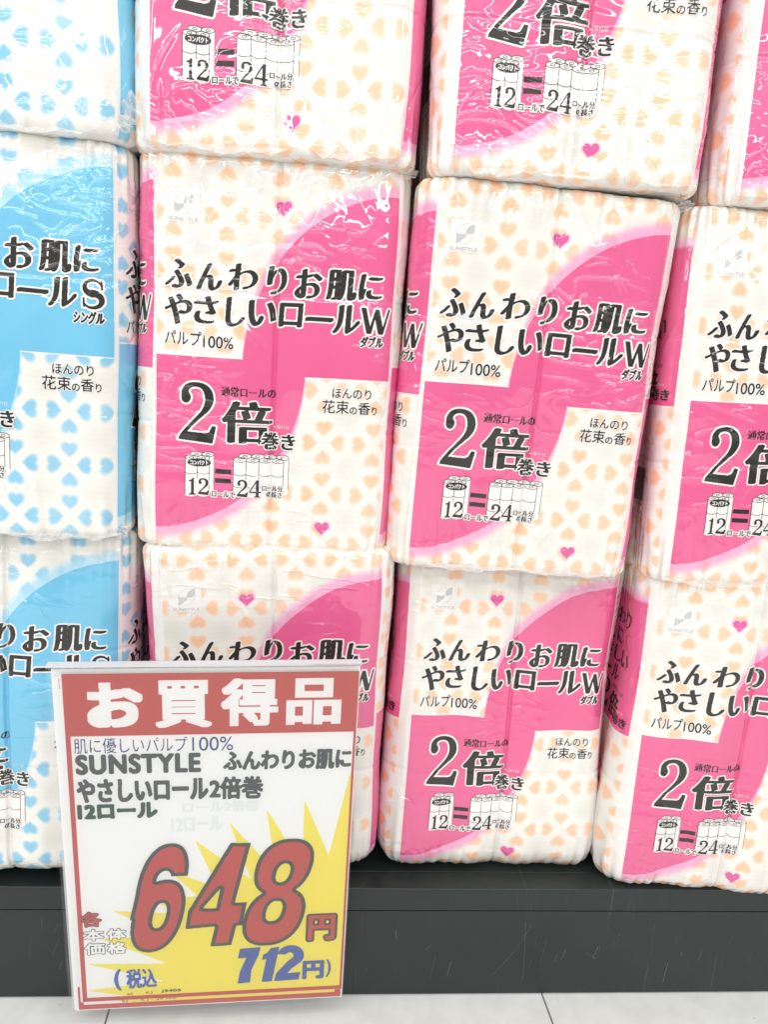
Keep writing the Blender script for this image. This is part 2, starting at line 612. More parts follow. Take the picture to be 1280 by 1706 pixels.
def front_print(kind):
    """kind: 'W' (pink, double) or 'S' (blue, single)"""
    p = Print()
    HB = 0.00028
    bd = (0.0017, INKW)
    br = (0.0010, 0.40, 0.00045)
    rows = [('ふ', .0085, .0310, .0550, .0795), ('ん', .0346, .0566, .0552, .0782), ('わ', .0618, .0870, .0566, .0793),
            ('り', .0955, .1118, .0550, .0790), ('お', .1194, .1427, .0526, .0778), ('肌', .1461, .1722, .0527, .0787),
            ('に', .1749, .1942, .0545, .0765),
            ('や', .0085, .0312, .0244, .0506), ('さ', .0333, .0535, .0268, .0508), ('し', .0606, .0770, .0258, .0512),
            ('い', .0806, .1033, .0274, .0498), ('ロ', .1062, .1272, .0285, .0488), ('ー', .1297, .1533, .0340, .0382),
            ('ル', .1528, .1770, .0249, .0500)]
    for ch, x0, x1, z0, z1 in rows:
        b = br if ch not in 'ロ' else (0.0009, 0.35, 0.0001)
        p.text(ch, (x0 + 0.0008, x1 - 0.0008, z0 + 0.0004, z1 - 0.0004), INK, 1, HB, 0.00025, bd, b, shear=0.05)
    if kind == 'W':
        W = [[(0.0, 1), (0.17, 1), (0.33, 0.28), (0.49, 0.96), (0.62, 0.96), (0.76, 0.28), (0.93, 1), (1.0, 1), (0.77, 0), (0.62, 0), (0.49, 0.6), (0.38, 0.0), (0.22, 0.0)]]
        p.poly([[place(W[0], (.1775, .2030, .0262, .0482), (0, 1, 0, 1))]], INK, 1, HB, 0.0, bd)
        p.text('ダブル', (.1785, .1975, .0148, .0238), INK, 1, 0.0002, 0.0004, (0.0013, INKW), shear=0.15)
    else:
        S = arc(0.5, 0.74, 0.33, 0.24, 15, 270, 40)
        S2 = arc(0.48, 0.26, 0.36, 0.26, 90, -165, 40)
        G = Grid((.1800, .2000, .0262, .0492), HB, 0.004)
        pts = np.concatenate([S, S2])
        wd = np.interp(np.linspace(0, 1, len(pts)), [0, 0.06, 0.3, 0.5, 0.72, 0.94, 1], [0.02, 0.05, 0.13, 0.26, 0.14, 0.05, 0.02])
        gs = []
        q = place(pts, (.1800, .2000, .0262, .0492), (0, 1, 0, 1))
        for a, b2, ww in zip(q[:-1], q[1:], wd):
            gs += ribbon([a, b2], ww * 0.020 + 0.0004)
        gs += [[place(pp, (.1800, .2000, .0262, .0492), (0, 1, 0, 1))] for pp in
               ([(0.80, 0.98), (0.86, 0.98), (0.88, 0.66), (0.82, 0.66)], [(0.1, 0.36), (0.16, 0.36), (0.18, 0.02), (0.11, 0.02)])]
        p.mask(G, G.union(*gs), INK, 1, 0.0001, bd)
        p.text('シングル', (.1745, .1985, .0130, .0228), INK, 1, 0.0002, 0.0004, (0.0013, INKW), shear=0.15)
    # 100 percent pulp
    p.text('パルプ', (.0088, .0395, .0078, .0196), INK, 1, 0.00018, 0.00012, (0.0008, INKW))
    p.text('100%', (.0412, .0676, .0066, .0168), INK, 1, 0.00018, 0.00012, (0.0008, INKW))
    # twice as long
    p.poly(list(two((.0206, .0537, -.0776, -.0238))), INK, 1, HB, 0.0, (0.0017, INKW))
    p.text('倍', (.0602, .1008, -.0757, -.0380), INK, 1, HB, 0.0004, (0.0017, INKW), (0.0016, 0.25, 0.00045))
    p.text('巻き', (.0945, .1240, -.0798, -.0650), INK, 3, 0.00022, 0.0003, (0.0013, INKW), (0.0005, 0.35, 0.00018))
    p.text('通常ロールの', (.0580, .1053, -.0344, -.0256), INK, 1, 0.00018, 0.0001, None, (0.00022, 0.3, 0.0001))
    p.text('※当社比', (.1047, .1192, -.0610, -.0576), INKW, 1, 0.00014, 0.0)
    # scent panel
    p.text('ほんのり', (.1560, .1905, -.0307, -.0222), INK, 1, 0.00018, 0.00012, (0.0008, INKW))
    p.text('花束', (.1474, .1714, -.0446, -.0328), INK, 1, 0.00018, 0.00012, (0.0008, INKW))
    p.text('の', (.1722, .1786, -.0443, -.0383), INK, 1, 0.00018, 0.0001)
    p.text('香', (.1798, .1905, -.0443, -.0335), INK, 1, 0.00018, 0.00012, (0.0008, INKW))
    p.text('り', (.1922, .1962, -.0443, -.0372), INK, 1, 0.00018, 0.0001)

    # pictures of the rolls
    def rolls(box, n, gap):
        x0, x1, z0, z1 = box
        dx, dz = gap
        w = (x1 - x0 - dx) / n
        ez = w * 0.20
        zt = z1 - dz - ez
        fill, line = [], []
        for b in range(2):
            ox, oz = (dx, dz) if b == 0 else (0, 0)
            for i in range(n):
                cx = x0 + ox + w * (i + 0.5)
                body = np.concatenate([arc(cx, z0 + oz + ez, w / 2, ez, 180, 360), arc(cx, zt + oz, w / 2, ez, 0, 180)])
                fill.append([body])
                line += ribbon(arc(cx, zt + oz, w / 2, ez, 0, 360, 30), 0.0005)
                line += ribbon(arc(cx, zt + oz, w * 0.17, ez * 0.4, 0, 360, 16), 0.00045)
                if b == 1:
                    line += ribbon([(cx - w / 2, zt), (cx - w / 2, z0 + ez + (zt - z0) * (0.0 if i == 0 else 0.42))], 0.00046)
                    line += ribbon(arc(cx, zt - (zt - z0) * 0.36, w / 2, ez, 180, 360), 0.00046)
                    if n == 4:
                        line += ribbon(arc(cx, zt - (zt - z0) * 0.68, w / 2, ez, 180, 360), 0.00046)
                    if i == n - 1:
                        line += ribbon([(cx + w / 2, zt), (cx + w / 2, z0 + ez + (zt - z0) * 0.1)], 0.00046)
                elif i == n - 1:
                    line += ribbon([(cx + w / 2, zt + oz), (cx + w / 2, z0 + oz + (zt - z0) * 0.16)], 0.0003)
        p.poly(fill, INKW, 1, 0.0002, 0.0002)
        p.poly(line, BROWN, 2, 0.00012, 0.0)
    rolls((.0275, .0524, -.1262, -.0853), 2, (.0040, .0034))
    rolls((.0702, .1196, -.1250, -.0848), 4, (.0045, .0034))
    p.poly([[arc(.0395, -.0950, .0103, .0037, 0, 360, 40)]], INK, 3, 0.0002)
    p.text('コンパクト', (.0318, .0472, -.0971, -.0931), INKW, 4, 0.00014, 0.00016)
    for z0, z1 in ((-.1041, -.1002), (-.1127, -.1088)):
        p.poly([[np.array([(.0536, z0), (.0682, z0), (.0684, z1), (.0538, z1)])]], INK, 1, 0.0002)
    bd2 = (0.0010, INKW)
    p.poly(list(one((.0302, .0374, -.1247, -.1094))) + list(two((.0384, .0486, -.1247, -.1094))), INK, 3, 0.00018, 0.0001, bd2)
    p.poly(list(two((.0735, .0836, -.1247, -.1088))) + list(four((.0846, .0950, -.1247, -.1088))), INK, 3, 0.00018, 0.0001, bd2)
    p.text('ロールで', (.0510, .0722, -.1260, -.1205), INK, 3, 0.00011, 0.00008, (0.0010, INKW), (0.00014, 0.3, 0.0))
    p.text('ロール分', (.0962, .1148, -.1186, -.1134), INK, 3, 0.00011, 0.00008, (0.0010, INKW), (0.00016, 0.3, 0.0))
    p.text('の長さ', (.1000, .1142, -.1243, -.1193), INK, 3, 0.00011, 0.00008, (0.0010, INKW), (0.00016, 0.3, 0.0))
    # maker's mark on its pale square
    sq = (.0098, .0372, .1088, .1350)
    p.poly([[np.array([(sq[0], sq[2]), (sq[1], sq[2]), (sq[1], sq[3]), (sq[0], sq[3])])]], INKW, 1, 0.0004)
    lb = (.0160, .0316, .1148, .1322)
    A = [(0.66, 0.5), (0.52, 0.52), (0.38, 0.47), (0.2, 0.47), (0.02, 0.52), (0.02, 0.02), (0.22, 0.12), (0.4, 0.28), (0.52, 0.34), (0.52, 0.6),
         (0.60, 0.80), (0.78, 0.93), (1.0, 0.98), (1.0, 0.62), (0.8, 0.5)]
    p.poly([[place(A, lb, (0, 1, 0, 1))]], GREY, 2, 0.00018)
    ln = ribbon(place(arc(0.62, 0.38, 0.6, 0.6, 92, 180, 18), lb, (0, 1, 0, 1)), 0.0003)
    ln += ribbon(place(arc(0.38, 0.62, 0.6, 0.6, 268, 360, 18), lb, (0, 1, 0, 1)), 0.0003)
    p.poly(ln, GREY, 2, 0.00012)
    p.text('SUNSTYLE', (.0118, .0352, .1100, .1128), GREY, 2, 0.00014, 0.0001)
    return p


def side_print():
    """the narrow left face: stacked title, barcode"""
    p = Print()
    ch = 0.0172
    for line, x, zc in (('ふんわり', -.111, .106), ('お肌に', -.111, .084), ('やさしい', -.111, .063), ('ロール', -.111, .043)):
        for i, c in enumerate(line):
            x0 = x + i * 0.0205
            hh = 0.0019 if c == 'ー' else ch / 2
            wd = ch * (0.72 if c in 'りに' else 1.0)
            p.text(c, (x0 + (ch - wd) / 2, x0 + (ch + wd) / 2, zc - hh, zc + hh), INK, 1, 0.0003, 0.0001, None, (0.0005, 0.42, 0.0002), shear=0.08)
    p.poly(list(two((-.086, -.066, -.000, .031))), INK, 1, 0.0003)
    p.text('倍', (-.063, -.036, -.001, .024), INK, 1, 0.0003, 0.0003, None, (0.0008, 0.3, 0.0001))
    p.text('巻き', (-.040, -.0185, -.003, .007), INK, 2, 0.0002, 0.0003, (0.0005, HEART), (0.0003, 0.3, 0.0001))
    p.text('通常ロールの', (-.062, -.030, .026, .031), INK, 1, 0.00018, 0.0)
    p.text('※当社比', (-.036, -.024, .010, .0125), INKW, 1, 0.00014, 0.0)
    rnd = random.Random(5)
    x = -.090
    bars = []
    while x < -.0445:
        w = rnd.choice((0.0004, 0.0004, 0.0008, 0.0012))
        bars.append([np.array([(x, -.103), (x + w, -.103), (x + w, -.070), (x, -.070)])])
        x += w + rnd.choice((0.0004, 0.0005, 0.0009))
    p.poly(bars, INK, 1, 0.0002)
    p.text('15399', (-.066, -.0455, -.1078, -.1042), INK, 1, 0.00016, 0.0)
    p.text('やさしいロール', (-.076, -.038, -.1160, -.1110), INK, 1, 0.00018, 0.0)
    p.text('ダブル', (-.076, -.056, -.1225, -.1180), INK, 1, 0.00018, 0.0)
    return p


def heart_print(hs):
    p = Print()
    for x, ztip in hs:
        cz = ztip + 0.0075
        p.poly([[heart_shape(x, cz, 0.0165)]], HEARTH, 1, 0.0003)
        p.poly([[heart_shape(x, cz, 0.0135)]], HEART, 2, 0.0003)
    return p


PR_W = front_print('W')
PR_S = front_print('S')
PR_SIDE = side_print()

# ------------------------------------------------------------------ mesh building


def raw_mesh(name, V, sizes, loops, mats, mi, uv=None, normals=None, smooth=True):
    me = bpy.data.meshes.new(name)
    me.vertices.add(len(V))
    me.vertices.foreach_set('co', np.asarray(V, np.float32).ravel())
    me.loops.add(len(loops))
    me.loops.foreach_set('vertex_index', np.asarray(loops, np.int32))
    me.polygons.add(len(sizes))
    st = np.r_[0, np.cumsum(sizes)[:-1]].astype(np.int32)
    me.polygons.foreach_set('loop_start', st)
    me.polygons.foreach_set('material_index', np.asarray(mi, np.int32))
    me.polygons.foreach_set('use_smooth', np.full(len(sizes), smooth))
    for m in mats:
        me.materials.append(m)
    if uv is not None:
        l = me.uv_layers.new(name='print')
        l.data.foreach_set('uv', np.asarray(uv, np.float32)[loops].ravel())
    me.update(calc_edges=True)
    if normals is not None:
        me.normals_split_custom_set_from_vertices(np.asarray(normals, np.float32))
    return me


def simple_mesh(name, V, F, m, parent=None, smooth=False):
    me = bpy.data.meshes.new(name)
    me.from_pydata([tuple(v) for v in V], [], [tuple(f) for f in F])
    for k in (m if isinstance(m, (list, tuple)) else [m]):
        me.materials.append(k)
    if smooth:
        me.polygons.foreach_set('use_smooth', [True] * len(me.polygons))
    me.update()
    o = bpy.data.objects.new(name, me)
    COL.objects.link(o)
    if parent:
        o.parent = parent
    return o


def box_vf(x0, x1, y0, y1, z0, z1, bev=0.0):
    import bmesh
    bm = bmesh.new()
    bmesh.ops.create_cube(bm, size=1.0)
    for v in bm.verts:
        v.co = ((x0 + x1) / 2 + v.co.x * (x1 - x0), (y0 + y1) / 2 + v.co.y * (y1 - y0), (z0 + z1) / 2 + v.co.z * (z1 - z0))
    if bev > 0:
        bmesh.ops.bevel(bm, geom=list(bm.edges), offset=bev, segments=3, profile=0.5, affect='EDGES')
    bm.verts.index_update()
    V = [tuple(v.co) for v in bm.verts]
    F = [[v.index for v in f.verts] for f in bm.faces]
    bm.free()
    return V, F


def box(name, x0, x1, y0, y1, z0, z1, m, parent=None, bev=0.0):
    V, F = box_vf(x0, x1, y0, y1, z0, z1, bev)
    return simple_mesh(name, V, F, m, parent)


def empty(name, label, cat, group=None, M=None):
    o = bpy.data.objects.new(name, None)
    COL.objects.link(o)
    o.empty_display_size = 0.05
    o['label'] = label
    o['category'] = cat
    if group:
        o['group'] = group
    if M is not None:
        o.matrix_world = M
    return o


# ------------------------------------------------------------------ the packs
HW, RC = 0.1176, 0.025
XP = 0.0996                            # middle of the pack; the print sits a little to the right of it
FLAT = 2 * (HW - RC)
ARC = RC * math.pi / 2
FACE = FLAT + ARC
S0 = XP - HW + RC                      # where the flat of the front begins


def base_curve(s):
    """perimeter of the pack: print coordinate -> point and outward normal (plan view)"""
    q = (s - S0)
    k = np.floor(q / FACE).astype(int)
    r = q - k * FACE
    flat = r < FLAT
    t = np.where(flat, 0, (r - FLAT) / RC)
    # front face frame: along +x, normal -y
    lx = np.where(flat, -HW + RC + r, HW - RC + RC * np.sin(t))
    ly = np.where(flat, -HW, -HW + RC - RC * np.cos(t))
    nx = np.where(flat, 0.0, np.sin(t))
    ny = np.where(flat, -1.0, -np.cos(t))
    a = k * math.pi / 2
    c, sn = np.cos(a), np.sin(a)
    return np.stack([XP + lx * c - ly * sn, HW + lx * sn + ly * c], -1), np.stack([nx * c - ny * sn, nx * sn + ny * c], -1)


def pack_mesh(seed, layout, film, ztop=0.1690, zbot=-0.1762, rtop=0.010, rbot=0.010, sag=0.0, lean=0.0):
    rng = np.random.default_rng(seed)
    # columns: fine on the front and left, coarse behind; extra fine at the gap between the rolls
    lo, hi = S0 - FACE, S0 + FACE
    fr = np.arange(lo, hi + FACE, 0.0016)
    fine = np.arange(XC - 0.004, XC + 0.0041, 0.0005)
    fr = np.concatenate([fr[(fr < XC - 0.0042) | (fr > XC + 0.0042)], fine])
    bk = np.arange(hi + FACE + 0.004, lo + 4 * FACE - 0.003, 0.006)
    s = np.sort(np.concatenate([fr, bk]))
    # rows
    lt, lb = rtop * math.pi / 2, rbot * math.pi / 2
    zt0, zb0 = ztop - rtop, zbot + rbot
    v = np.concatenate([np.linspace(zb0 - lb, zb0, 24, endpoint=False), np.arange(zb0, zt0, 0.0016), np.linspace(zt0, zt0 + lt, 24)])
    S, V = np.meshgrid(s, v)
    tt = np.clip((V - zt0) / rtop, 0, math.pi / 2)
    tb = np.clip((zb0 - V) / rbot, 0, math.pi / 2)
    inset = rtop * (1 - np.cos(tt)) * 0.9 + rbot * (1 - np.cos(tb)) * 0.9
    Z = np.where(V > zt0, zt0 + rtop * np.sin(tt), np.where(V < zb0, zb0 - rbot * np.sin(tb), V))
    P2, N2 = base_curve(S)
    # relief: two rolls side by side on every face, three high
    rel = S - XC
    rel = rel - np.round(rel / FACE) * FACE
    disp = -0.0030 * np.exp(-(rel / 0.0019) ** 2) - 0.0014 * np.exp(-(rel / 0.012) ** 2)
    disp += 0.0013 * np.cos(rel / 0.056 * math.pi * 2 + math.pi)
    H = ztop - zbot
    for k in (1, 2):
        disp += -0.0007 * np.exp(-((V - (zbot + H * k / 3)) / 0.0016) ** 2)
    disp += -0.0006 * np.cos((V - zbot) / (H / 3) * 2 * math.pi)
    # slack waves
    for _ in range(14):
        a, b = rng.uniform(-38, 38), rng.uniform(-26, 26)
        disp += 0.00055 * np.cos(a * S + b * V + rng.uniform(0, 6.28))
    # overall belly and sag
    disp += sag * np.exp(-((V - (zbot + 0.07)) / 0.07) ** 2)
    # gathers fanning from the top and bottom ends
    for edge, sgn, L in ((ztop - 0.006, 1, 0.030), (zbot + 0.006, -1, 0.036)):
        dep = np.clip(np.abs(V - edge) * 0 + (edge - V) * sgn, 0, None)
        amp = 0.0014 * np.exp(-(dep / L) ** 1.3) * (0.35 + 0.65 * (np.abs(rel) / (FACE / 2)) ** 1.5)
        ph = np.zeros_like(S)
        for _ in range(5):
            kf = rng.uniform(330, 760)
            ph += np.cos(kf * S + rng.uniform(-30, 30) * dep + rng.uniform(0, 6.28) + 1.2 * np.sin(60 * S + rng.uniform(0, 6.28)))
        disp += amp * ph / 2.2
    # creases: long soft folds at a slant, mostly near edges
    for _ in range(70):
        face = rng.integers(-1, 2)
        cx = S0 + FLAT / 2 + face * FACE + rng.uniform(-0.11, 0.11)
        cz = rng.uniform(zbot, ztop)
        if rng.random() < 0.55:
            cx = S0 + FLAT / 2 + face * FACE + rng.choice([-1, 1]) * rng.uniform(0.07, 0.112)
        ang = rng.normal(math.pi / 2, 0.55)
        L = rng.uniform(0.008, 0.030)
        wd = rng.uniform(0.0017, 0.0035)
        am = rng.uniform(-1, 1) * 0.0009
        dx, dz = S - cx, V - cz
        sel = (np.abs(dx) < 0.08) & (np.abs(dz) < 0.08)
        al = dx[sel] * math.cos(ang) + dz[sel] * math.sin(ang)
        ac = -dx[sel] * math.sin(ang) + dz[sel] * math.cos(ang) + 0.1 * al * al / L
        disp[sel] += am * np.exp(-(al / L) ** 2) * np.exp(-(ac / wd) ** 2)
    off = disp - inset
    X = P2[..., 0] + N2[..., 0] * off
    Y = P2[..., 1] + N2[..., 1] * off
    # the ends are drawn in at the corners and bow a little
    X += lean * (Z - zbot)
    Pt = np.stack([X, Y, Z + 0.0012 * np.sin(S * 21 + seed) * ((V - zbot) / H)], -1)
    # grid normals
    du = np.roll(Pt, -1, 1) - np.roll(Pt, 1, 1)
    dv = np.gradient(Pt, axis=0)
    N = np.cross(du, dv)
    N /= np.linalg.norm(N, axis=2, keepdims=True) + 1e-12
    nv, ns = S.shape
    idx = np.arange(nv * ns).reshape(nv, ns)
    a = idx[:-1, :]; b = np.roll(idx, -1, 1)[:-1, :]; c = np.roll(idx, -1, 1)[1:, :]; d = idx[1:, :]
    quads = np.stack([a, b, c, d], -1).reshape(-1, 4)
    Vv = [Pt.reshape(-1, 3)]
    Nn = [N.reshape(-1, 3)]
    UV = [np.stack([S, V], -1).reshape(-1, 2)]
    loops = [quads.ravel()]
    sizes = [np.full(len(quads), 4)]
    mi = [np.zeros(len(quads), int)]
    nvt = nv * ns
    # end caps: rings drawn towards the middle with radiating folds
    for ring, up in ((0, -1), (nv - 1, 1)):
        prev = idx[ring]
        cen = np.array([XP, HW, Pt[ring, :, 2].mean()])
        for k in (0.75, 0.5, 0.25, 0.04):
            p = cen + (Pt[ring] - cen) * k
            p[:, 2] = Pt[ring, :, 2] * k + cen[2] * (1 - k) + 0.0006 * np.sin(s * 400 + k * 5) * k
            new = np.arange(nvt, nvt + ns)
            nvt += ns
            Vv.append(p); Nn.append(np.tile([0, 0, float(up)], (ns, 1))); UV.append(np.stack([s, np.full(ns, V[ring, 0] + up * (1 - k) * HW)], -1))
            q = np.stack([prev, np.roll(prev, -1), np.roll(new, -1), new], -1)
            if up < 0:
                q = q[:, ::-1]
            loops.append(q.ravel()); sizes.append(np.full(ns, 4)); mi.append(np.zeros(ns, int))
            prev = new
    # print lies on the film: sampled from the same grid
    for P, Sz, m, lev in layout.items:
        js = np.clip(np.searchsorted(s, P[:, 0]) - 1, 0, ns - 2)
        ts = (P[:, 0] - s[js]) / (s[js + 1] - s[js])
        jv = np.clip(np.searchsorted(v, P[:, 1]) - 1, 0, nv - 2)
        tv = (P[:, 1] - v[jv]) / (v[jv + 1] - v[jv])
        def bil(A):
            return (A[jv, js] * ((1 - ts) * (1 - tv))[:, None] + A[jv, js + 1] * (ts * (1 - tv))[:, None]
                    + A[jv + 1, js] * ((1 - ts) * tv)[:, None] + A[jv + 1, js + 1] * (ts * tv)[:, None])
        n = bil(N)
        n /= np.linalg.norm(n, axis=1, keepdims=True)
        Vv.append(bil(Pt) + n * (0.00012 + 0.00016 * lev))
        Nn.append(n)
        UV.append(P)
        loops.append(np.arange(nvt, nvt + len(P)))
        nvt += len(P)
        sizes.append(Sz)
        mi.append(np.full(len(Sz), m))
    me = raw_mesh('wrapper', np.concatenate(Vv), np.concatenate(sizes), np.concatenate(loops),
                  [film] + PACK_MATS[1:], np.concatenate(mi), np.concatenate(UV), np.concatenate(Nn))
    return me, (s, v, Pt, N)


def rotm(a, b, c):
    Rx = Matrix.Rotation(a, 3, 'X'); Ry = Matrix.Rotation(b, 3, 'Y'); Rz = Matrix.Rotation(c, 3, 'Z')
    return Rz @ Rx @ Ry


M_CLEAR = bpy.data.materials.new('clear film')
M_CLEAR.use_nodes = True
_T = NT(M_CLEAR)
_b = _T.n['Principled BSDF']
_out = _T.n['Material Output']
_b.inputs['Base Color'].default_value = (0.9, 0.88, 0.86, 1)
_b.inputs['Subsurface Weight'].default_value = 0.0
_b.inputs['Roughness'].default_value = 0.12
_tr = _T.node('ShaderNodeBsdfTransparent')
_mx = _T.node('ShaderNodeMixShader')
_lw = _T.node('ShaderNodeLayerWeight')
_lw.inputs['Blend'].default_value = 0.35
_T.l.new(_T.m('ADD', _T.m('MULTIPLY', _lw.outputs['Facing'], 0.5), 0.26, clamp=True), _mx.inputs[0])
_T.l.new(_tr.outputs[0], _mx.inputs[1])
_T.l.new(_b.outputs[0], _mx.inputs[2])
_T.l.new(_mx.outputs[0], _out.inputs['Surface'])


def film_tab(root, seed, pos, ang, L=0.028, W=0.020):
    """a crumpled ear of clear film where the pack was sealed"""
    rng = np.random.default_rng(seed)
    nu, nv = 22, 14
    V, F = [], []
    ph = rng.uniform(0, 6.28, 4)
    for i in range(nu):
        for j in range(nv):
            u, v = i / (nu - 1), j / (nv - 1)
            w = W * (0.55 + 0.45 * u) * (v - 0.5)
            x = L * u * (1 - 0.25 * (2 * v - 1) ** 2 + 0.08 * math.sin(9 * v + ph[0]))
            y = 0.0028 * math.sin(19 * v + 3 * u + ph[1]) * (0.3 + u) + 0.0020 * math.sin(9 * u + 11 * v + ph[2])
            V.append((pos[0] + x * math.cos(ang) - w * math.sin(ang), pos[1] + y - 0.003 * u, pos[2] + x * math.sin(ang) + w * math.cos(ang)))
    for i in range(nu - 1):
        for j in range(nv - 1):
            a = i * nv + j
            F.append((a, a + nv, a + nv + 1, a + 1))
    return simple_mesh('film_tab', V, F, M_CLEAR, root, True)


def film_fold(root, seed, z0, x0, x1):
    """loose end of the clear film lying over the seam below a pack"""
    rng = np.random.default_rng(seed)
    nu, nv = 110, 10
    ph = rng.uniform(0, 6.28, 8)
    V, F = [], []
    for i in range(nu):
        u = i / (nu - 1)
        x = x0 + (x1 - x0) * u
        hgt = 0.0075 * (0.55 + 0.35 * math.sin(5 * u + ph[0]) + 0.2 * math.sin(17 * u + ph[1])) * min(1, 9 * u, 9 * (1 - u)) + 0.0004
        for j in range(nv):
            v = j / (nv - 1)
            y = -0.0012 - 0.0022 * v * (0.5 + 0.5 * math.sin(38 * u + ph[2] + 2 * v)) - 0.0012 * math.sin(71 * u + ph[3] + 3 * v) * v
            V.append((x + 0.003 * v * math.sin(13 * u + ph[4]), y + 0.004 * (1 - v), z0 - hgt * v + 0.0035))
    for i in range(nu - 1):
        for j in range(nv - 1):
            a = i * nv + j
            F.append((a, a + 1, a + nv + 1, a + nv))
    return simple_mesh('film_fold', V, F, M_CLEAR, root, True)


FOLDS = {'A': [(.005, .09), (.10, .205)], 'B': [(.02, .19)], 'F': [(-.005, .12), (.13, .21)], 'G': [(.01, .08), (.07, .21)],
         'I': [(.05, .21)], 'K': [(.03, .20)], 'E': [(-.005, .12)], 'L': [(.0, .12)]}
TABS = {
    'A': [(.2080, .004, .160, 0.5, .011, .012)],
    'B': [(.2060, .004, .161, 0.6, .012, .012)],
    'F': [(-.010, .006, -.150, 2.9, .012, .030)],
    'I': [(.2060, .008, -.168, -0.3, .012, .014)],
    'K': [(.2060, .006, -.160, -0.2, .014, .018)],
}
PINK_HB = [(.1075, .1190), (.1520, -.1580)]
PINK_HS = [(.0785, .1140), (.1155, -.1575)]
POSES = {
    'A': (0.0, 0.00042, 0.0, 0.0, 0.0, 0.0), 'B': (0.23617, -0.00756, -0.00915, 0.03455, 0.0159, -0.01659),
    'C': (0.25116, 0.01699, -0.34282, -0.06091, 0.01683, 0.04916), 'D': (0.48282, -0.00821, -0.34527, -0.03253, 0.01505, -0.08264),
    'E': (0.4814, -0.01019, -0.01121, -0.0161, -0.02051, -0.00726), 'F': (-0.00369, -0.00369, 0.33825, -0.03258, -0.00675, -0.05346),
    'G': (0.24406, -0.0196, 0.33639, -0.02805, 0.00194, -0.01754), 'H': (0.00954, -0.00443, -0.34292, 0.01491, -0.01959, 0.03336),
    'I': (-0.23938, -0.01555, 0.00816, -0.00984, 0.00611, 0.05848), 'J': (-0.2386, -0.009, -0.33478, -0.07657, -0.00814, 0.03742),
    'K': (-0.2365, -0.014, 0.3425, -0.02, 0.0, 0.045), 'L': (0.4935, -0.014, 0.333, -0.02, -0.01, -0.01),
}
G1 = 'stacked packs of toilet rolls'
PACKS = [
    # id, kind, film, left face, hearts, options, label
    ('K', 'S', M_BLUE, None, [], {}, 'blue pack of toilet rolls topmost in the left stack, only blue hearts showing'),
    ('I', 'S', M_BLUE, None, [], dict(ztop=0.162), 'blue pack of toilet rolls in the middle of the left stack'),
    ('J', 'S', M_BLUE, None, [], dict(rbot=0.026), 'blue pack of toilet rolls at the bottom of the left stack'),
    ('F', 'W', M_PINK_S, 'side', PINK_HS, {}, 'pink pack of toilet rolls topmost in the stack beside the blue packs'),
    ('A', 'W', M_PINK_B, 'wrap', PINK_HB, {}, 'pink pack of toilet rolls directly right of the middle blue pack'),
    ('H', 'W', M_PINK_S, 'side', PINK_HS, dict(rbot=0.022), 'pink pack of toilet rolls with its lower half hidden by the price sign'),
    ('G', 'W', M_PINK_S, 'side', PINK_HS, {}, 'pink pack of toilet rolls topmost in the third stack from the left'),
    ('B', 'W', M_PINK_B, 'wrap', PINK_HB, {}, 'pink pack of toilet rolls in the middle of the third stack from the left'),
    ('C', 'W', M_PINK_S, 'side', PINK_HS, dict(rbot=0.026, sag=0.003), 'pink pack of toilet rolls on the shelf directly right of the price sign'),
    ('L', 'W', M_PINK_S, 'side', PINK_HS, {}, 'pink pack of toilet rolls in the upper right corner, white side showing'),
    ('E', 'W', M_PINK_S, 'side', PINK_HS, {}, 'pink pack of toilet rolls in the middle of the rightmost stack'),
    ('D', 'W', M_PINK_S, 'side', PINK_HS, dict(rbot=0.024, sag=0.003), 'pink pack of toilet rolls lowest at the right, bulging over the shelf lip'),
]
for n, (pid, kind, film, left, hs, opt, label) in enumerate(PACKS):
    t = POSES[pid]
    R = rotm(*t[3:]).to_4x4()
    M = Matrix.Translation(t[:3]) @ R
    base = Vector((XP, HW, -0.1762))
    root = empty('toilet_roll_pack', label, 'toilet rolls', G1, M @ Matrix.Translation(base))
    pr = PR_W if kind == 'W' else PR_S
    lay = pr + heart_print(hs)
    if left == 'wrap':
        lay = lay + pr.moved(-PITCHX)
    elif left == 'side':
        lay = lay + PR_SIDE
    if kind == 'S':
        lay = lay + pr.moved(PITCHX)
    me, grid = pack_mesh(100 + n, lay, film, **opt)
    ob = bpy.data.objects.new('wrapper', me)
    COL.objects.link(ob)
    ob.parent = root
    ob.matrix_parent_inverse = Matrix.Translation(-base)
    for q, (fx0, fx1) in enumerate(FOLDS.get(pid, [])):
        o = film_fold(root, 300 + n * 5 + q, -0.1735, fx0, fx1)
        o.matrix_parent_inverse = Matrix.Translation(-base)
    for tx, ty, tz, ta, tl, tw in TABS.get(pid, []):
        o = film_tab(root, n * 7 + int(abs(tx) * 1000), (tx, ty, tz), ta, tl, tw)
        o.matrix_parent_inverse = Matrix.Translation(-base)

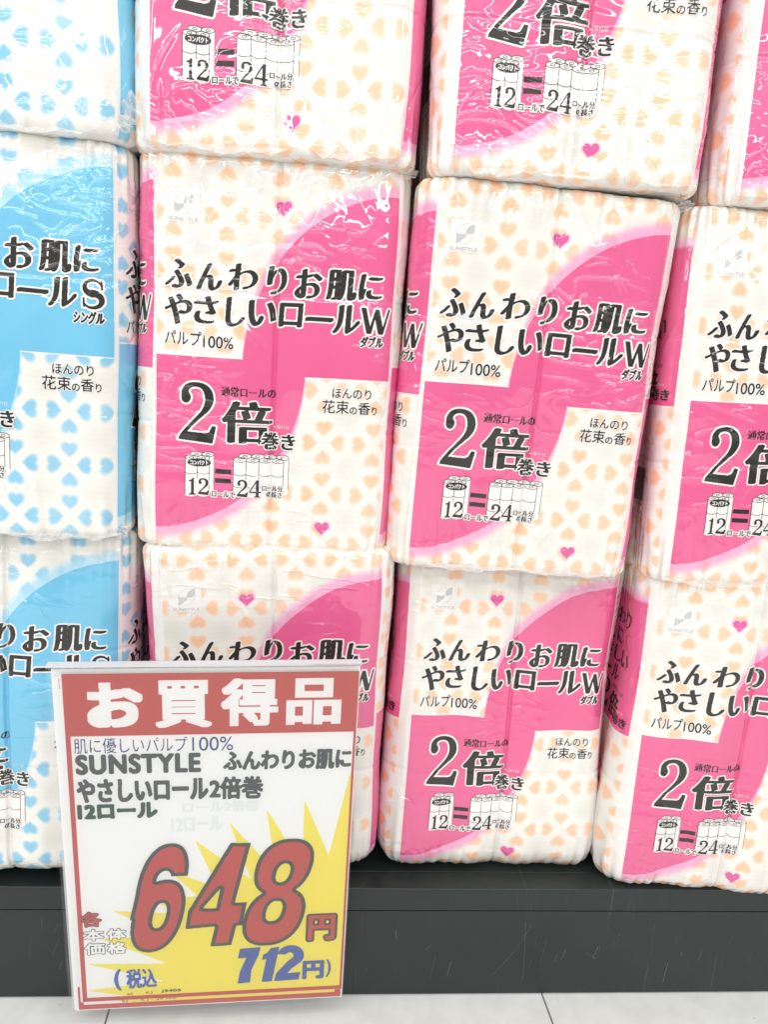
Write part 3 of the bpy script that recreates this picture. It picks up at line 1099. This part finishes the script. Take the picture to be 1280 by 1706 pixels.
# ------------------------------------------------------------------ shelf and floor
ZD = -0.5215
YF = -0.0140
M_SHELF = bpy.data.materials.new('dark green black enamel')
M_SHELF.use_nodes = True
T = NT(M_SHELF)
b = T.n['Principled BSDF']
b.inputs['Roughness'].default_value = 0.34
tc = T.node('ShaderNodeTexCoord')
nz = T.node('ShaderNodeTexNoise')
T.l.new(tc.outputs['Object'], nz.inputs['Vector'])
nz.inputs['Scale'].default_value = 9
nz.inputs['Detail'].default_value = 4
mp = T.node('ShaderNodeMapping')
mp.inputs['Scale'].default_value = (260, 1, 14)
T.l.new(tc.outputs['Object'], mp.inputs['Vector'])
sc_ = T.node('ShaderNodeTexNoise')
T.l.new(mp.outputs[0], sc_.inputs['Vector'])
sc_.inputs['Scale'].default_value = 1.0
sc_.inputs['Detail'].default_value = 3
sc_.inputs['Distortion'].default_value = 0.4
scuff = T.m('MULTIPLY', T.smooth(sc_.outputs['Fac'], 0.60, 0.78), T.smooth(nz.outputs['Fac'], 0.42, 0.7))
c = T.mix(T.smooth(nz.outputs['Fac'], 0.3, 0.7), lin(26, 36, 36), lin(32, 43, 42))
c = T.mix(T.m('MULTIPLY', scuff, 0.55), c, lin(92, 102, 96))
T.l.new(c, b.inputs['Base Color'])
T.l.new(T.smooth(nz.outputs['Fac'], 0.3, 0.7, 0.28, 0.42), b.inputs['Roughness'])
M_SCR = mat('pale scratch', lin(102, 114, 100), 0.6)
M_EDGE = mat('worn bright edge', lin(110, 122, 120), 0.35)

shelf = empty('shelf', 'dark green black metal base shelf carrying the packs, with scratched front panel', 'shelf', None, Matrix.Translation((0.2, 0.2, -0.65)))


def sh(o):
    o.parent = shelf
    o.matrix_parent_inverse = shelf.matrix_world.inverted()
    return o


sh(box('deck', -1.2, 1.7, 0.0135, 0.52, ZD - 0.02, ZD, M_SHELF, None, 0.0006))
sh(box('front_rail', -1.2, 1.7, YF, 0.0120, ZD - 0.0245, ZD + 0.0012, M_SHELF, None, 0.0012))
sh(box('kick_panel', -1.2, 1.7, YF + 0.0012, 0.004, -0.6485, ZD - 0.0262, M_SHELF, None, 0.0008))
sh(box('back_panel', -1.2, 1.7, 0.50, 0.52, ZD + 0.002, 1.0, M_SHELF))
# scratches on the kick panel
rs = random.Random(11)
gs = []
Gb = (-0.05, 0.72, -0.645, -0.548)
for k in range(46):
    x = rs.choice([rs.uniform(0.22, 0.36), rs.uniform(0.3, 0.55), rs.uniform(0.42, 0.66), rs.uniform(-0.09, -0.06)])
    z1 = rs.uniform(-0.615, -0.551)
    L = rs.choice([rs.uniform(0.004, 0.015), rs.uniform(0.01, 0.045)])
    dx = -0.12 * L + rs.gauss(0, 0.0018)
    z0 = max(z1 - L, -0.643)
    mid = (x + dx * 0.5 + rs.uniform(-0.0008, 0.0008), (z0 + z1) / 2)
    gs += ribbon([(x, z1), mid, (x + dx, z0)], rs.choice([0.00018, 0.00026, 0.00036, 0.0005]))
for (x, z, dx, dz) in ((0.356, -0.625, 0.036, 0.062), (0.385, -0.56, 0.004, -0.07), (0.455, -0.598, 0.012, -0.008)):
    gs += ribbon([(x, z), (x + dx * 0.6, z + dz * 0.5), (x + dx, z + dz)], 0.0003)
pp = Print(0.01)
pp.poly(gs, 0, 1, 0.00016)
for P, S, mi_, lev in pp.items:
    V = np.c_[P[:, 0], np.full(len(P), YF + 0.0012 - 0.00025), P[:, 1]]
    me = raw_mesh('scratches', V, S, np.arange(len(P)), [M_SCR], np.zeros(len(S), int), smooth=False)
    o = bpy.data.objects.new('scratches', me)
    COL.objects.link(o)
    sh(o)

ZF = -0.650
M_FLOOR = bpy.data.materials.new('white vinyl tile')
M_FLOOR.use_nodes = True
T = NT(M_FLOOR)
b = T.n['Principled BSDF']
tc = T.node('ShaderNodeTexCoord')
sp = T.node('ShaderNodeSeparateXYZ')
T.l.new(tc.outputs['Object'], sp.inputs[0])
fx = T.m('ABSOLUTE', T.m('SUBTRACT', T.m('FRACT', T.m('ADD', T.m('DIVIDE', T.m('SUBTRACT', T.m('SUBTRACT', sp.outputs[0], 0.412), T.m('MULTIPLY', sp.outputs[1], -0.03)), 0.45), 50.5)), 0.5))
fy = T.m('ABSOLUTE', T.m('SUBTRACT', T.m('FRACT', T.m('ADD', T.m('DIVIDE', T.m('SUBTRACT', sp.outputs[1], 0.12), 0.45), 50.5)), 0.5))
g = T.m('LESS_THAN', T.m('MINIMUM', fx, fy), 0.0022)
nz = T.node('ShaderNodeTexNoise')
T.l.new(tc.outputs['Object'], nz.inputs['Vector'])
nz.inputs['Scale'].default_value = 40
nz.inputs['Detail'].default_value = 5
n2 = T.node('ShaderNodeTexNoise')
T.l.new(tc.outputs['Object'], n2.inputs['Vector'])
n2.inputs['Scale'].default_value = 260
col = T.mix(T.smooth(nz.outputs['Fac'], 0.35, 0.7), (0.80, 0.81, 0.80), (0.74, 0.75, 0.74))
col = T.mix(T.smooth(n2.outputs['Fac'], 0.74, 0.78), col, (0.25, 0.25, 0.24))
col = T.mix(g, col, (0.20, 0.20, 0.20))
T.l.new(col, b.inputs['Base Color'])
b.inputs['Roughness'].default_value = 0.28
fl = simple_mesh('floor', [(-4, -4, ZF), (4, -4, ZF), (4, 2, ZF), (-4, 2, ZF)], [(0, 1, 2, 3)], M_FLOOR)
fl['kind'] = 'structure'

# ------------------------------------------------------------------ price sign
ST = Vector((-0.068704, -0.043506, -0.636023))
EX = Vector((0.264795, 0.005155, 0.009053)).normalized()
EY = Vector((-0.003197, -0.028274, 0.374973))
EY = (EY - EX * EY.dot(EX)).normalized()
EN = EX.cross(EY)          # towards the viewer
MS = Matrix(((EX.x, EY.x, EN.x, ST.x), (EX.y, EY.y, EN.y, ST.y), (EX.z, EY.z, EN.z, ST.z), (0, 0, 0, 1)))
SW, SH = 0.265, 0.376
sign = empty('price_sign', 'white red and yellow price sign in a clear sleeve hanging before the shelf', 'price sign', None, MS)
S_WHITE = mat('card white', (0.93, 0.94, 0.94), 0.5)
S_RED = mat('card red with glare veil', lin(198, 92, 88), 0.45)  # red ink lightened: the sleeve's pale glare veil is put into its colour
S_GREY = mat('card charcoal', lin(84, 90, 90), 0.45)
S_YEL = mat('card yellow', lin(246, 232, 104), 0.45)
S_BLUE = mat('card blue', lin(88, 108, 178), 0.45)
S_NAVY = mat('card violet navy', lin(72, 72, 128), 0.45)
S_GREEN = mat('card dark green', lin(62, 92, 74), 0.45)
S_GHOST = mat('show through grey', lin(236, 240, 239), 0.5)
SM = [S_WHITE, S_RED, S_GREY, S_YEL, S_BLUE, S_NAVY, S_GREEN, S_GHOST]
W_, R_, C_, Y_, B_, N_, GR_, GH_ = range(8)
k = 0.001


def rect(x0, x1, z0, z1):
    return [np.array([(x0, z0), (x1, z0), (x1, z1), (x0, z1)]) * k]


def bx(x0, x1, z0, z1):
    return (x0 * k, x1 * k, z0 * k, z1 * k)


sg = Print(0.02)


def srect(x0, x1, z0, z1, mi, lev):
    P = rect(x0, x1, z0, z1)[0]
    sg.items.append((P, np.array([4]), mi, lev))


srect(11.8, 263.2, 12.2, 366.6, R_, 1)
srect(16.2, 260.9, 17.2, 306.4, W_, 2)
burst = [(260.8, 268), (244.1, 173.5), (219.5, 236), (219.7, 163), (185.1, 227.6), (196, 155), (151.3, 214.7), (172, 149.5), (120.6, 195.7),
         (140, 144), (98, 162), (125, 128), (82, 131), (100, 115), (43.6, 119.8), (100, 86), (32.3, 88), (93.3, 54.3), (17.2, 58.7), (90, 33.5),
         (16.6, 26.1), (53.4, 17.3), (260.8, 17.3)]
# order the valleys so that every spike leans the way it does on the card
burst = [(260.8, 268), (244.1, 173.5), (219.5, 236), (219.7, 163), (185.1, 227.6), (195, 157), (151.3, 214.7), (172, 149.5), (120.6, 195.7),
         (141, 142), (97, 163), (122, 133), (82, 131), (101, 114), (43.6, 119.8), (101, 87), (32.3, 88), (93.3, 54.3), (17.2, 58.7), (90, 33.5),
         (16.6, 26.1), (53.4, 17.3), (260.8, 17.3)]
sg.poly([[np.array(burst) * k]], Y_, 3, 0.0005)
for ch, b4 in (('お', (31, 78, 314.5, 358)), ('買', (88, 136.2, 313.4, 359.6)), ('得', (144, 193.4, 314, 360.6)), ('品', (200.3, 248.6, 314.6, 360))):
    rx, rz = (2.9, 2.2) if ch == 'お' else (2.1, 1.25)
    b5 = (b4[0] + rx, b4[1] - rx, b4[2] + rz, b4[3] - rz)
    sg.text(ch, bx(*b5), W_, 2, 0.00035, 0.0, square=(rx * k, rz * k))
sg.text('肌に優しいパルプ', bx(18.4, 115, 289.2, 304.4), N_, 3, 0.0003, 0.0)
sg.text('100%', bx(119, 154.6, 289.8, 303.8), N_, 3, 0.0003, 0.0)
sg.text('SUNSTYLE', bx(20, 125.2, 269, 287.2), C_, 4, 0.00035, 0.0012, spacing=1.13)
sg.text('ふんわりお肌に', bx(146.8, 259.6, 269.2, 288.4), C_, 4, 0.00035, 0.0009)
sg.text('やさしいロール', bx(19.4, 132, 240, 262.6), C_, 4, 0.00035, 0.0011)
sg.text('2倍巻', bx(134.5, 181, 240, 262.2), C_, 4, 0.00035, 0.0009)
sg.text('12ロール', bx(19, 86.8, 222.6, 237.2), GR_, 4, 0.00035, 0.0012)
for s_, b_ in (('12ロール', (100, 145, 206, 221)), ('ロール2倍巻', (110, 178, 226, 237))):
    sg.text(s_, bx(*b_), GH_, 3, 0.0004, 0.0007)

# the big price
G = Grid(bx(55, 235, 62, 200), 0.0005, 0.004)
Xg, Zg = G.mesh()
Xg, Zg = Xg / k, Zg / k
XS = Xg - 0.215 * (Zg - 69)
ell = lambda cx, cz, rx, rz, X=XS: ((X - cx) / rx) ** 2 + ((Zg - cz) / rz) ** 2 < 1
sup = lambda cx, cz, rx, rz, X=XS: np.abs((X - cx) / rx) ** 2.3 + np.abs((Zg - cz) / rz) ** 2.3 < 1
bowl = sup(76.3, 111.0, 23.6, 41.6)
six = sup(72.7, 148.5, 22.2, 44.8) | bowl | ((XS > 50.9) & (XS < 74) & (Zg > 108) & (Zg < 150))
bowl_cut = sup(76.3, 111.0, 23.6, 42.2)
six &= ~((Zg < 157) & (XS > 73) & ~bowl_cut)
six &= ~(sup(73.5, 150.5, 6.6, 12.6) & ~bowl_cut)
six &= ~sup(77.6, 112.2, 5.9, 14.6)
eight = sup(182.4, 162.6, 26.6, 31.8) | sup(186.4, 104.9, 28.6, 33.8)
eight &= ~sup(183.0, 156.0, 6.3, 10.6) & ~sup(184.9, 112.0, 7.4, 12.0)
fourp = np.array([(152.8, 191.7), (171.4, 191.0), (156.9, 123.6), (168.3, 123.8), (164.1, 96.7), (158.6, 96.7), (153.9, 73.6), (133.8, 73.1), (138.6, 97), (110.5, 95), (113.4, 116)]) * k
fourh = np.array([(143.6, 141), (126.9, 118.6), (139.6, 118.2)]) * k
fo = G.fill([fourp, fourh])
for mk in (six, fo, eight):
    sg.mask(G, mk, C_, 5)
    sg.mask(G, mk, R_, 6, -0.0036)
sg.text('円', bx(228.4, 252.6, 76, 104), C_, 5, 0.0004, 0.0031)
sg.text('円', bx(228.4, 252.6, 76, 104), R_, 6, 0.0004, 0.0010)
sg.text('各', bx(15.8, 33, 103, 119), C_, 5, 0.0002, 0.0012)
sg.text('各', bx(15.8, 33, 103, 119), R_, 6, 0.0002, 0.0004)
for s_, b_ in (('本', (16.6, 34.6, 86.8, 98.8)), ('体', (38.4, 54.8, 86.8, 98.8)), ('価', (17.2, 34.8, 70.2, 83)), ('格', (38.0, 54.6, 70.2, 83))):
    sg.text(s_, bx(*b_), C_, 5, 0.00025, 0.0012)
    sg.text(s_, bx(*b_), W_, 6, 0.00025, 0.0005)
# the price with tax
seven = np.array([(162.2, 68.6), (182.0, 69.6), (180.4, 60.2), (173.5, 42), (172.4, 26.6), (160.0, 25.6), (162.5, 41), (168.5, 57.4), (160.2, 56.8)]) * k
uno = np.array([(192.2, 68.0), (200.2, 68.8), (193.6, 26.6), (183.4, 26.2), (187.8, 54.8), (183.6, 53.4), (184.6, 60.0), (188.6, 62.4)]) * k
dos = np.concatenate([arc(211.2, 57.2, 13.2, 13.0, 168, -38, 30), [(212, 40.5), (208.6, 35.6), (221.4, 36.4), (220.0, 27.2), (195.6, 26.4), (197.6, 36)],
                      [(207.5, 49.2)], arc(210.4, 57.6, 3.8, 4.0, -40, 160, 14)]) * k
for g_ in (seven, uno, dos):
    sg.poly([[g_]], B_, 5, 0.0003)
sg.text('円', bx(224.6, 243.6, 28.2, 48.8), B_, 5, 0.0003, 0.0013)
sg.text(')', bx(247.2, 251, 29, 50), B_, 5, 0.0003, 0.0005)
sg.text('(', bx(43.2, 48.4, 25.2, 50), B_, 5, 0.0003, 0.0008)
sg.text('税込', bx(54.4, 82.2, 26.6, 49.4), B_, 5, 0.00025, 0.0006)
sg.text('J5405', bx(86.6, 105.4, 16.9 + 2.0, 22.9), C_, 5, 0.0002, 0.0002)
sg.text('K3', bx(71.8, 78.2, 18.6, 21.8), C_, 5, 0.0002, 0.0)
sg.text('65', bx(54.0, 59.4, 17.9, 21.2), C_, 5, 0.0002, 0.0)


def sign_mesh(name, pr, z0, quad=None):
    V, S, L, MI = [], [], [], []
    n = 0
    for P, Sz, m, lev in pr.items:
        V.append(np.c_[P, np.full(len(P), z0 + 0.00006 * lev)])
        S.append(Sz); L.append(np.arange(n, n + len(P))); MI.append(np.full(len(Sz), m))
        n += len(P)
    me = raw_mesh(name, np.concatenate(V), np.concatenate(S), np.concatenate(L), SM, np.concatenate(MI), smooth=False)
    o = bpy.data.objects.new(name, me)
    COL.objects.link(o)
    o.parent = sign
    return o


# the card itself has thickness: a thin white slab behind the print, print joined onto it
def slab(pr, x0, x1, y0, y1, t):
    """white paper slab whose front is the level 0 plane"""
    pass


sign_mesh('price_card', sg, 0.0)
card_back = box('card_sheet', 0.0098, 0.2636, 0.0119, 0.3668, -0.0006, 0.0, S_WHITE, sign)
# second sheet slipped down behind the first
sg2 = Print(0.02)
sg2.items.append((rect(7.4, 262.6, 1.6, 30)[0], np.array([4]), R_, 1))
sg2.items.append((rect(12.2, 256.5, 7.6, 30)[0], np.array([4]), W_, 2))
sg2.items.append((rect(60, 256.5, 7.6, 30)[0], np.array([4]), Y_, 3))
sg2.items.append((np.array([(60, 7.6), (60, 13), (44, 10.4)]) * k, np.array([3]), Y_, 3))
sg2.items.append((rect(9.0, 10.4, 352, 362)[0], np.array([4]), R_, 1))
sg2.text('J5405', bx(81.5, 100.5, 8.9, 13.5), C_, 4, 0.0002, 0.0002)
sg2.text('K3', bx(67, 74, 8.6, 12.6), C_, 4, 0.0002, 0.0)
sg2.text('65', bx(48.6, 54.2, 8.2, 12.2), C_, 4, 0.0002, 0.0)
sign_mesh('lower_sheet_print', sg2, -0.0010)
box('lower_sheet', 0.0050, 0.2634, 0.0006, 0.364, -0.0018, -0.0010, S_WHITE, sign)
box('backing_board', 0.0030, 0.2640, 0.0002, 0.3700, -0.0034, -0.0020, S_WHITE, sign)

# clear sleeve: two slightly wavy sheets with welded rims
M_SLV = bpy.data.materials.new('clear vinyl sleeve')
M_SLV.use_nodes = True
T = NT(M_SLV)
b = T.n['Principled BSDF']
b.inputs['Base Color'].default_value = (0.95, 0.96, 0.97, 1)
b.inputs['Roughness'].default_value = 0.10
tr = T.node('ShaderNodeBsdfTransparent')
mx = T.node('ShaderNodeMixShader')
lw = T.node('ShaderNodeFresnel')
lw.inputs['IOR'].default_value = 1.45
T.l.new(T.m('ADD', T.m('MULTIPLY', lw.outputs[0], 0.6), 0.02, clamp=True), mx.inputs[0])
T.l.new(tr.outputs[0], mx.inputs[1])
T.l.new(b.outputs[0], mx.inputs[2])
T.l.new(mx.outputs[0], T.n['Material Output'].inputs['Surface'])
M_RIM = mat('welded vinyl rim', (0.62, 0.63, 0.66), 0.2)


def sheet(name, zoff, seed, m):
    rng = np.random.default_rng(seed)
    xs = np.linspace(0, SW, 60); ys = np.linspace(0, SH, 80)
    V, F = [], []
    ph = rng.uniform(0, 6.28, 6)
    for y in ys:
        for x in xs:
            z = zoff + 0.0005 * math.sin(11 * x + 9 * y + ph[0]) + 0.0004 * math.sin(23 * y - 8 * x + ph[1])
            V.append((x, y, z))
    nx = len(xs)
    for j in range(len(ys) - 1):
        for i in range(nx - 1):
            a = j * nx + i
            F.append((a, a + 1, a + 1 + nx, a + nx))
    return simple_mesh(name, V, F, m, sign, True)


sheet('sleeve_front', 0.0026, 3, M_SLV)
box('sleeve_back', 0.0002, SW - 0.0002, 0.0002, SH - 0.0002, -0.0046, -0.0042, M_SLV, sign)
box('sleeve_top_rim', 0.0, SW, SH - 0.0026, SH - 0.0004, -0.0048, 0.0030, M_RIM, sign, 0.0005)
box('hanging_clip', 0.10, 0.16, 0.150, 0.175, -0.030, -0.0050, M_SHELF, sign, 0.001)

# the limp sleeve hangs a touch askew: everything in it leans by the same 1.4 degrees
for o in sign.children:
    me = o.data
    co = np.zeros(len(me.vertices) * 3, np.float32)
    me.vertices.foreach_get('co', co)
    co = co.reshape(-1, 3)
    co[:, 0] += 0.024 * co[:, 1]
    me.vertices.foreach_set('co', co.ravel())
    me.update()
